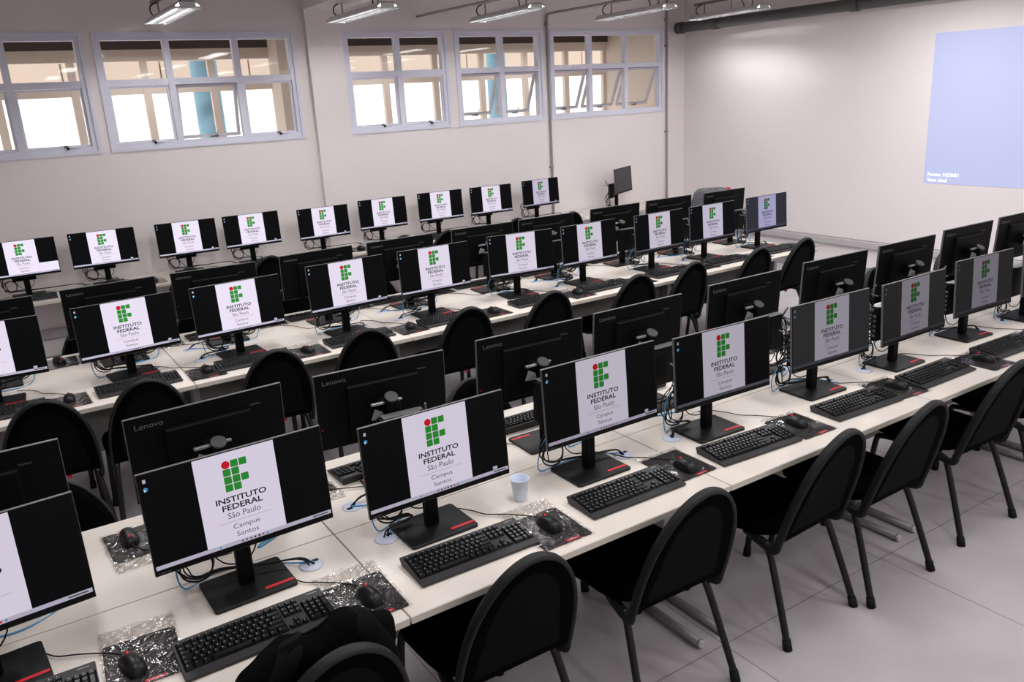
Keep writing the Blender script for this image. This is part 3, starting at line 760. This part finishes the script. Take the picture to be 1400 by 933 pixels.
for row in 'ABCDE':
    for i, (x, y, yaw, dz) in enumerate(ST[row]):
        rot = BACK[row] + R(yaw)
        px, py = P2(x, y, rot, 0, 0.09)
        where = WHERE[row] % ORD[i]
        mon = '%s monitor from the left, %s' % (ORD[i], SHORT[row])
        teach = (row == 'E' and i == 9)
        m = inst(monP); m.name = 'monitor'
        m.location = (px, py, ZD + 0.0005); m.rotation_euler = (0, 0, rot)
        scr = [c for c in m.children if c.name.startswith('screen')][0]
        for c in m.children:     # panel height adjusts on the column
            if c.name.startswith(('screen', 'housing', 'tilt_bracket')): c.location.z = dz
        if teach:
            scr.data = SCR['off']; tag(m, 'black monitor turned sideways with its screen off, right end of the window row', 'monitor')
        elif row in 'BD':
            scr.data = SCR['off']
            tag(m, 'black monitor seen from the back, ' + where, 'monitor', 'monitors seen from behind in ' + ROWNAME[row])
        else:
            kind = 'note' if (row, i) in (('A', 2), ('A', 3), ('C', 0), ('C', 1), ('C', 2), ('C', 3), ('C', 4), ('E', 1), ('E', 2), ('E', 3), ('E', 4), ('E', 8)) else 'plain'
            if row == 'E' and i == 0: kind = 'window'
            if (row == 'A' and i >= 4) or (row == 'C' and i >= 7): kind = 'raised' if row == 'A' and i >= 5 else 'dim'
            scr.data = SCR[kind]
            q = BR[row][i]; tint = (q * 0.98, q, q * (1.06 if i >= 8 else 1.0), 1)
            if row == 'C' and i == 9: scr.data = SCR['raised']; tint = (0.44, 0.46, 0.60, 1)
            scr.color = tint
            tag(m, 'black monitor showing the green logo, ' + where, 'monitor', 'lit monitors of ' + ROWNAME[row])
        # mini computer hung behind the column
        p = inst(pcP); p.name = 'mini_computer'
        cx, cy = P2(px, py, rot, -0.012, 0.053); p.location = (cx, cy, ZD + 0.128); p.rotation_euler = (0, 0, rot)
        tag(p, 'small black computer hung behind the ' + ('sideways monitor at the end of the window row' if teach else mon), 'computer', 'mini computers of ' + ROWNAME[row])
        # cables
        srot = BACK[row]
        sgn = 1 if srot == 0 else -1
        if teach: gx, gy = P2(px, py, rot, -0.22, 0.03)
        else:
            gx = min(seams(row), key=lambda q: abs(q - px - 0.02)); gy = SY[row] - 0.147 * sgn
        loc = Matrix.Translation((px, py, 0)) @ Matrix.Rotation(rot, 4, 'Z')
        il = loc.inverted()
        g = il @ Vector((gx, gy, 0))
        side = -1
        cb = MB()
        for k in range(3):
            a = rnd.uniform(0.16, 0.25); r1 = lambda s=0.02: rnd.uniform(-s, s)
            cb.tube([(-0.106, 0.055, 0.18 + 0.03 * k), (-0.150 - 0.02 * k, 0.06 + r1(), 0.17 + r1()), (-0.175 + r1(), 0.06 + r1(), 0.10 + r1()), (-0.14 + r1(), 0.055 + r1(0.01), 0.052), (-0.06, 0.058 + r1(0.01), 0.040 + r1(0.01)),
                     (0.4 * g.x + r1(), 0.4 * g.y + 0.035 + r1(0.01), 0.034), (g.x * 0.85 + r1(0.012), g.y * 0.85 + 0.01, 0.032), (g.x + r1(0.012), g.y + r1(0.008), 0.006)], rnd.uniform(0.0022, 0.0034), M['cable'], n=6, sub=4)
        loop = [(-0.13 + 0.05 * math.cos(t), 0.062 + 0.006 * math.sin(2 * t), 0.085 + 0.052 * math.sin(t)) for t in [PI * 0.5 + q * PI / 4 for q in range(9)]]
        cb.tube(loop, 0.0032, M['cable'], n=6, sub=3); cb.tube([(q[0] * 0.93, q[1] + 0.008, q[2] * 0.9 + 0.012) for q in loop], 0.0026, M['cable'], n=6, sub=3)
        cb.tube([(0.03, 0.03, 0.21), (0.06, 0.045, 0.12), (0.02, 0.05, 0.055), (-0.05, 0.06, 0.07), (-0.10, 0.06, 0.16)], 0.0024, M['cable'], n=6, sub=4)
        if row in 'BD':
            for k in range(5):
                r2 = lambda s=0.012: rnd.uniform(-s, s)
                cb.tube([(-0.106, 0.05, 0.29 - 0.025 * k), (-0.145 + r2(), 0.055 + r2(), 0.27 + r2()), (-0.165 + r2(), 0.05 + r2(), 0.17 + r2()), (-0.15 + r2(), 0.06 + r2(), 0.075 + r2()), (-0.12 + r2(), 0.06, 0.10 + r2()), (-0.13 + r2(), 0.05, 0.20 + r2()), (-0.106, 0.055, 0.24)], 0.0026, M['cable'], n=6, sub=4)
        o = cb.build('cable_bundle'); o.matrix_world = Matrix.Translation((0, 0, ZD)) @ loc
        tag(o, 'loops of black cable behind the ' + ('sideways monitor at the end of the window row' if teach else mon), 'cable', 'black cable bundles of ' + ROWNAME[row])
        if not teach and not (row == 'E' and i not in (5, 7)):
            nb = MB(); r1 = lambda s=0.015: rnd.uniform(-s, s)
            nb.tube([(-0.106, 0.048, 0.165), (-0.16 + r1(), 0.05, 0.175 + r1()), (-0.195 + r1(), 0.065, 0.10 + r1()), (-0.17, 0.085 + r1(), 0.008), (-0.06, 0.125 + r1(), 0.0045), (0.3 * g.x, max(g.y, 0) * 0.3 + 0.11 + r1(), 0.0045), (g.x * 0.8, g.y + 0.035 + r1(0.01), 0.0075), (g.x + 0.01, g.y + 0.004, 0.008)], 0.0027, M['blue'], n=6, sub=5)
            o = nb.build('network_cable'); o.matrix_world = Matrix.Translation((0, 0, ZD)) @ loc
            tag(o, 'blue network cable by the ' + mon, 'cable', 'blue network cables of ' + ROWNAME[row])
        if teach: continue
        # keyboard, mousepad, mouse in the station's own frame (row yaw only)
        sx, sy = x, SY[row]
        def S(dx, dy): return P2(sx, sy, srot, dx, dy)
        kx = KBX.get((row, i), rnd.uniform(-0.025, 0.01)); ky = KBY.get((row, i), -0.422)
        if row == 'E': ky = -0.43
        k = inst(kbP); k.name = 'keyboard'
        a, b = S(kx, ky); k.location = (a, b, ZD + 0.0004); k.rotation_euler = (0, 0, srot + R(KBR.get((row, i), rnd.uniform(-1.5, 1.5))))
        tag(k, 'black keyboard in front of the ' + mon, 'keyboard', 'keyboards of ' + ROWNAME[row])
        dx, dy, pr = PADO.get((row, i), (.335 + rnd.uniform(-.01, .01), -.425 + rnd.uniform(-.03, .01), rnd.uniform(-3, 3)))
        if (row, i) not in PADO: dx = max(dx, kx + 0.22 + 0.104)
        a, b = S(dx, dy)
        pd = inst(padP['near' if row == 'A' and i < 3 or row == 'B' and i < 4 or (row, i) in (('C', 2), ('C', 5)) else 'far']); pd.name = 'mousepad'
        pd.location = (a, b, ZD); pd.rotation_euler = (0, 0, srot + R(pr))
        tag(pd, 'dark mousepad in clear plastic beside the ' + mon, 'mousepad', 'mousepads of ' + ROWNAME[row])
        mo = inst(moP); mo.name = 'mouse'
        mdx, mdy = MOUSEO.get((row, i), (dx + rnd.uniform(-0.02, 0.02), dy + rnd.uniform(-0.02, 0.02)))
        a, b = S(mdx, mdy); mo.location = (a, b, ZD + 0.0042); mo.rotation_euler = (0, 0, srot + R(rnd.uniform(-12, 18)))
        tag(mo, 'black mouse with red wheel beside the ' + mon, 'mouse', 'mice of ' + ROWNAME[row])

# ------------------------------------------------------------------ chairs
chP = chair_proto()
def chair(x, y, rz, label, group):
    c = inst(chP); c.name = 'chair'; c.location = (x, y, 0); c.rotation_euler = (0, 0, R(rz)); tag(c, label, 'chair', group); return c
AX = [(-0.310, -0.455, 3), (0.325, -0.39, 0), (1.02, -0.414, -1), (1.755, -0.405, 3), (2.275, -0.440, 1), (3.05, -0.41, -1), (3.70, -0.43, -1)]
for i, (x, y, a) in enumerate(AX):
    lab = 'black padded chair with a dark bag on it, leftmost of the front row' if i == 0 else 'black padded round-backed chair, %s from the left of the front row chairs' % ORD[i]
    chair(x, y, a, lab, 'chairs of the front row')
CX = [(-.757, 2.228), (-.278, 2.215), (.416, 2.262), (1.007, 2.291), (1.702, 2.308), (2.348, 2.283), (3.108, 2.25), (3.65, 2.28), (4.425, 2.305), (4.985, 2.308)]
for i, (x, y) in enumerate(CX):
    chair(x, y, rnd.uniform(-5, 3), 'black padded round-backed chair, %s from the left along the third row' % ORD[i], 'chairs of the third row')
BX = [(-0.80, 0.36, 180), (0.96, 0.315, 176), (4.36, 0.44, 184), (5.13, 0.40, 178)]
for i, (x, y, a) in enumerate(BX):
    chair(x, y, a, 'black padded chair beyond the second row desks, %s from the left' % ORD[i], 'chairs of the second row')
DX = [(-0.36, 3.03, 182), (0.32, 3.02, 178), (1.0, 3.03, 181), (1.66, 3.02, 179), (2.36, 3.03, 180), (3.06, 3.02, 182), (3.75, 3.03, 179), (4.40, 3.02, 181)]
for i, (x, y, a) in enumerate(DX):
    chair(x, y, a, 'black padded chair beyond the fourth row desks, %s from the left' % ORD[i], 'chairs of the fourth row')
EX = [(0.0, 5.28), (.605, 5.31), (1.313, 5.298), (2.715, 5.34), (3.17, 5.27), (4.086, 5.38), (4.76, 5.27)]
for i, (x, y) in enumerate(EX):
    chair(x, y, rnd.uniform(-4, 4), 'black padded round-backed chair, %s from the left along the window row' % ORD[i], 'chairs of the window row')

# teacher's chair under a wrap
root = empty('office_chair', (6.62, 4.62, 0), R(-35))
tag(root, 'grey office chair with rounded back beyond the last monitor of the fourth row', 'chair')
b = MB(); rows = []
for z, w, d in ((0.50, 0.20, 0.03), (0.56, 0.235, 0.05), (0.72, 0.245, 0.055), (0.88, 0.235, 0.055), (0.98, 0.205, 0.05), (1.02, 0.16, 0.035), (1.03, 0.10, 0.012)):
    row = []
    for k in range(28):
        t = 2 * PI * k / 28; ct, st_ = math.cos(t), math.sin(t); q = (abs(ct) ** 4 + abs(st_) ** 4) ** -0.25
        row.append(Vector((ct * q * w, -0.20 - (z - 0.5) * 0.16 + st_ * q * d, z)))
    rows.append(row)
V = b.grid(rows, M['chairwrap'], close_v=True); b.cap(V[0], M['chairwrap'], True); b.cap(V[-1], M['chairwrap']); b.build('backrest', root)
s = MB(); s.box((0, 0.03, 0.47), (0.48, 0.46, 0.08), M['chairwrap'], bev=0.03, segs=3); s.build('seat', root)
p = MB(); p.cyl((0, 0, 0.08), (0, 0, 0.43), 0.03, M['black']); p.box((0, -0.18, 0.46), (0.06, 0.14, 0.02), M['black']); p.build('column', root)
for k in range(5):
    a = 2 * PI * k / 5; l = MB()
    l.tube([(0, 0, 0.10), (0.30 * math.cos(a), 0.30 * math.sin(a), 0.075)], [0.026, 0.016], M['black'], n=8, smooth_path=False); lo = l.build('leg', root)
    w = MB(); w.tube([(0.30 * math.cos(a) - 0.02 * math.sin(a), 0.30 * math.sin(a) + 0.02 * math.cos(a), 0.03), (0.30 * math.cos(a) + 0.02 * math.sin(a), 0.30 * math.sin(a) - 0.02 * math.cos(a), 0.03)], 0.03, M['black'], n=14, smooth_path=False); w.build('caster', lo)
t = MB(); t.box((0.19, -0.278, 1.0), (0.05, 0.006, 0.045), M['redtag']); to = t.build('tag', root); to['label'] = 'small red tag'

# ------------------------------------------------------------------ plastic cup
root = empty('plastic_cup', (0.662, -0.200, ZD + 0.0004)); tag(root, 'small pale blue plastic cup standing behind the mousepad on the front desk', 'cup')
c = MB(); prof = [(0.0, 0.0015), (0.0225, 0.0015), (0.0235, 0.0), (0.0245, 0.002), (0.0275, 0.03), (0.0285, 0.031), (0.034, 0.083), (0.0365, 0.084), (0.0375, 0.0865), (0.0360, 0.0885), (0.0335, 0.087), (0.028, 0.032), (0.0225, 0.003), (0.0, 0.003)]
c.lathe(prof, M['cup'], n=36, caps=False); c.build('cup_body', root)

# ------------------------------------------------------------------ bag on the front-left chair
import mathutils.noise as mn
root = empty('backpack', (-0.298, -0.440, 0.0), R(3)); tag(root, 'black cloth backpack hung over the leftmost front chair, against the desk', 'bag')
b = MB(); rows = []
N = 48
for i in range(23):
    v = i / 22; z = 0.502 + 0.402 * v
    w = 0.240 - 0.016 * v if v < 0.72 else 0.2285 * max(0.0, 1 - ((v - 0.72) / 0.285) ** 2.4) ** 0.5
    d = 0.066 - 0.012 * v if v < 0.8 else 0.056 * max(0.12, 1 - ((v - 0.8) / 0.21) ** 2)
    yc_ = -0.150 - 0.115 * v
    row = []
    for k in range(N):
        t = 2 * PI * k / N; ct, st_ = math.cos(t), math.sin(t); q = (abs(ct) ** 3 + abs(st_) ** 3) ** (-1 / 3)
        p = Vector((ct * q * w - 0.012, yc_ + st_ * q * d, z))
        n = mn.noise(p * 8.0) * 0.016 + mn.noise(p * 21.0) * 0.007
        fold = 0.012 * math.sin(p.x * 38 + 6 * v) * v
        row.append(p + Vector((ct * n, (0.6 if st_ > 0 else 0.25) * n, (n * 0.9 + fold) * v)))
    rows.append(row)
V = b.grid(rows, M['cloth'], close_v=True); b.cap(V[0], M['cloth'], True); b.cap(V[-1], M['cloth']); b.build('main_body', root)
for xa, xb, zt_ in ((-0.080, -0.165, 0.882), (0.070, 0.150, 0.886)):
    s_ = MB(); pts = [(xa, -0.150, zt_ - 0.03), (xa * 1.1, -0.190, zt_ + 0.004), (xa * 1.25, -0.232, zt_ - 0.004), (xa * 0.5 + xb * 0.6, -0.238, zt_ - 0.075), (xb * 1.12, -0.205, zt_ - 0.16), (xb * 1.28, -0.17, zt_ - 0.27)]
    rw = []
    for i, p in enumerate(pts):
        p = Vector(p) + Vector((0, -0.062, 0.006)); a_ = Vector(pts[max(i - 1, 0)]); c_ = Vector(pts[min(i + 1, len(pts) - 1)]); tg = (c_ - a_).normalized()
        sd = Vector((1, 0, 0.25 if i < 3 else -0.2)); sd = (sd - tg * sd.dot(tg)).normalized(); nm = sd.cross(tg).normalized()
        hw, ht = 0.034, 0.008
        rw.append([p + sd * hw * math.cos(u) + nm * ht * math.sin(u) for u in [2 * PI * m_ / 12 for m_ in range(12)]])
    V = s_.grid(rw, M['webbing'], close_v=True); s_.cap(V[0], M['webbing'], True); s_.cap(V[-1], M['webbing']); so = s_.build('shoulder_strap', root)
    sm = so.modifiers.new('smooth', 'SUBSURF'); sm.levels = 2; sm.render_levels = 2
z = MB(); z.tube([(-0.232, -0.20, 0.775), (-0.240, -0.195, 0.770), (-0.244, -0.196, 0.758), (-0.236, -0.20, 0.752)], 0.0028, M['bracket'], n=6); z.build('zip_pull', root)

# ------------------------------------------------------------------ projection on the right wall
root = empty('projected_image', (XF, 1.2, 1.82)); tag(root, 'pale blue projected rectangle with two lines of text on the right wall', 'projection')
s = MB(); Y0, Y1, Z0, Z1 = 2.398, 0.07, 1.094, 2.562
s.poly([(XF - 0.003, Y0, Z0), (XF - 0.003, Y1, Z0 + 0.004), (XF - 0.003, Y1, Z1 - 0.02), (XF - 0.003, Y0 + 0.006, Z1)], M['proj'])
s.xform(Matrix.Translation((-XF, -1.2, -1.82))); s.build('lit_field', root, normals=False)
t = MB()
for body, z, y0, y1 in (('Fonte: HDMI1', 1.186, 2.357, 2.035), ('Sem sinal', 1.130, 2.357, 2.150)):
    mx = Matrix.Translation((XF - 0.005, (y0 + y1) / 2, z)) @ Matrix.Rotation(-PI / 2, 4, 'Z') @ Matrix.Rotation(PI / 2, 4, 'X')
    put_text(t, body, M['projtext'], mx, abs(y1 - y0), 0.036, 0.012)
t.xform(Matrix.Translation((-XF, -1.2, -1.82))); t.build('message_text', root, normals=False)

# ------------------------------------------------------------------ luminaires
LZ = 2.95
def lamp_proto():
    root = empty('ceiling_luminaire'); L = 1.22; W = 0.205
    h = MB(); sec = [(-W / 2, 0.0), (-W / 2, 0.012), (-W / 2 + 0.045, 0.052), (W / 2 - 0.045, 0.052), (W / 2, 0.012), (W / 2, 0.0)]
    inn = [(W / 2 - 0.006, 0.0), (W / 2 - 0.012, 0.014), (W / 2 - 0.050, 0.046), (-W / 2 + 0.050, 0.046), (-W / 2 + 0.012, 0.014), (-W / 2 + 0.006, 0.0)]
    V = h.grid([[Vector((x, y, z)) for x, z in sec + inn] for y in (-L / 2, L / 2)], M['lamp'], close_v=True, smooth=False)
    for y in (-L / 2 + 0.003, L / 2 - 0.003): h.box((0, y, 0.024), (W - 0.08, 0.006, 0.044), M['lamp']); h.box((0, y, 0.008), (W - 0.006, 0.006, 0.014), M['lamp'])
    h.build('housing', root)
    g = MB()
    for k in range(17): y = -L / 2 + 0.05 + k * (L - 0.10) / 16; g.box((0, y, 0.010), (W - 0.022, 0.003, 0.018), M['louver'])
    for x in (-W / 2 + 0.012, 0.0, W / 2 - 0.012): g.box((x, 0, 0.010), (0.004, L - 0.03, 0.019), M['louver'])
    g.build('louver', root)
    for x in (-0.046, 0.046):
        t = MB(); t.tube([(x, -L / 2 + 0.03, 0.033), (x, L / 2 - 0.03, 0.033)], 0.0095, M['tubelight'], n=10, smooth_path=False); t.build('light_tube', root)
    for y in (-0.42, 0.42):
        r = MB(); r.cyl((0, y, 0.05), (0, y, 0.1645), 0.006, M['steel'], n=8); r.box((0, y, 0.058), (0.03, 0.03, 0.012), M['steel']); r.build('hanger', root)
    c = MB(); c.tube([(0.0, -0.28, 0.052), (0.03, -0.24, 0.09), (0.05, -0.16, 0.15), (0.02, -0.12, 0.165)], 0.006, M['cable'], n=6); c.tube([(0.02, 0.50, 0.052), (-0.04, 0.52, 0.07), (-0.05, 0.50, 0.13), (0.0, 0.47, 0.165)], 0.006, M['cable'], n=6); c.build('power_lead', root)
    return root
lampP = lamp_proto()
LX = [(0.80, 4.93, 0), (2.41, 4.83, -1), (3.93, 4.77, -4), (5.46, 4.60, -5), (6.84, 4.56, -8)]
for i, (x, y, a) in enumerate(LX):
    o = inst(lampP); o.name = 'ceiling_luminaire'; o.location = (x, y, LZ); o.rotation_euler = (0, 0, R(a))
    tag(o, 'white hanging strip luminaire with louvres, %s from the left along the window wall' % ORD[i], 'ceiling lamp', 'luminaires along the window wall')
    r = MB(); r.box((0, 0, 0.013), (0.038, 1.9, 0.026), M['steel']); 
    for k in range(24): r.box((0, -0.9 + k * 0.078, 0.0), (0.014, 0.03, 0.0015), M['black'])
    rt = empty('ceiling_rail', (x, y - 0.30, LZ + 0.165), R(a)); q = r.build('channel', rt)
    for yy in (-0.75, 0.55):
        r = MB(); r.cyl((0, yy, 0.026), (0, yy, ZC - LZ - 0.165), 0.005, M['steel'], n=8); r.build('threaded_rod', rt)
    tag(rt, 'grey perforated rail above the %s luminaire from the left along the window wall' % ORD[i], 'rail', 'rails above the luminaires')

# conduits on the window wall
def conduit(pts, label, clamps):
    root = empty('conduit', pts[0]); iv = Matrix.Translation([-q for q in pts[0]])
    c = MB(); c.tube(pts, 0.014, M['conduit'], n=12, sub=5); c.xform(iv); c.build('pipe', root)
    for q in clamps:
        k = MB(); k.tube([(q[0], q[1], q[2] - 0.018), (q[0], q[1], q[2] + 0.018)], 0.018, M['conduit'], n=12, smooth_path=False); k.box((q[0], YW - 0.006, q[2]), (0.06, 0.012, 0.02), M['conduit']); k.xform(iv); k.build('clamp', root)
    tag(root, label, 'pipe')
yq = YW - 0.022
conduit([(5.222, yq, 0.42), (5.222, yq, 1.0), (5.222, yq, 2.0), (5.222, yq, 2.97), (5.222, yq - 0.012, 3.055), (5.226, yq - 0.09, 3.09), (5.30, 5.2, 3.095), (5.42, 3.2, 3.10)], 'grey conduit running down the window wall between the fourth and fifth windows', [(5.222, yq, 1.32), (5.222, yq, 2.98)])
conduit([(7.14, yq, 0.42), (7.14, yq, 1.0), (7.14, yq, 2.0), (7.14, yq, 3.03), (7.14, yq, 3.3)], 'grey conduit on the window wall near the right corner', [(7.14, yq, 1.62), (7.14, yq, 2.71), (7.14, yq, 3.03)])
conduit([(3.53, YW - 0.002, 3.055), (3.53, 5.6, 3.055), (3.58, 4.8, 3.055), (3.66, 3.4, 3.06)], 'grey conduit coming out of the wall above the third window', [])

# large dark pipe along the projection wall
root = empty('drain_pipe', (7.27, 5.8, 2.915)); tag(root, 'thick dark grey pipe running under the ceiling along the right wall', 'pipe')
def rel(p): return (p[0] - 7.27, p[1] - 5.8, p[2] - 2.915)
b = MB(); b.tube([rel((7.27, 5.80, 2.915)), rel((7.27, YB + 0.02, 2.915))], 0.062, M['darkpipe'], n=24, smooth_path=False); b.build('pipe', root)
for y in (5.76, 5.15, 3.2, 1.2):
    k = MB(); k.tube([rel((7.27, y + 0.05, 2.915)), rel((7.27, y - 0.05, 2.915))], 0.072, M['darkpipe'], n=24, smooth_path=False); k.build('coupling', root)
for y in (4.9, 3.0, 1.0):
    k = MB(); k.tube([rel((7.27, y, 2.975)), rel((7.27, y, ZC))], 0.005, M['steel'], n=8, smooth_path=False); k.build('hanger', root)

# ------------------------------------------------------------------ light
def area(x, y, z, sx, sy, e, col=(1, 0.98, 0.975)):
    l = bpy.data.lights.new('luminaire_light', 'AREA'); l.shape = 'RECTANGLE'; l.size = sx; l.size_y = sy; l.energy = e; l.color = col
    o = bpy.data.objects.new('luminaire_light', l); COL.objects.link(o); o.location = (x, y, z)
    return o
K = 2.3
LW = [.65, .76, .85, .78, .68, .62]
for i, x in enumerate((-0.75, 0.8, 2.35, 3.9, 5.3, 6.45)):
    for y, e in ((2.0, 15), (-0.7, 13), (-3.4, 10)):
        if y == -0.7: e = (10, 12, 11, 4.5, 5, 11)[i]
        area(x, y, 2.94, 0.2, 1.2, e * K * LW[i])
for x in (-1.5, 1.2, 3.9, 6.4):
    area(x, 7.75, 2.88, 1.2, 0.2, 11)
w = bpy.data.worlds.new('daylight'); scene.world = w; w.use_nodes = True
bg = w.node_tree.nodes['Background']; bg.inputs['Color'].default_value = (1.0, 0.945, 0.86, 1); bg.inputs['Strength'].default_value = 1.7

# ------------------------------------------------------------------ camera
cd = bpy.data.cameras.new('camera'); cam = bpy.data.objects.new('camera', cd); COL.objects.link(cam); scene.camera = cam
cd.sensor_width = 36.0; cd.lens = 36.0 * 1123.21423 / 1400.0; cd.clip_start = 0.05; cd.clip_end = 200
right = Vector((0.83603208, -0.54613896, -0.05275038)); up = Vector((0.19889189, 0.21204884, 0.95680578)); fwd = Vector((0.51136326, 0.81041195, -0.28590224))
m = Matrix((right, up, -fwd)).transposed().to_4x4(); m.translation = (-0.82184634, -2.55226497, 2.18992278)
cam.matrix_world = m
scene.view_settings.view_transform = 'Standard'; scene.view_settings.look = 'None'
scene.view_settings.exposure = 0.0
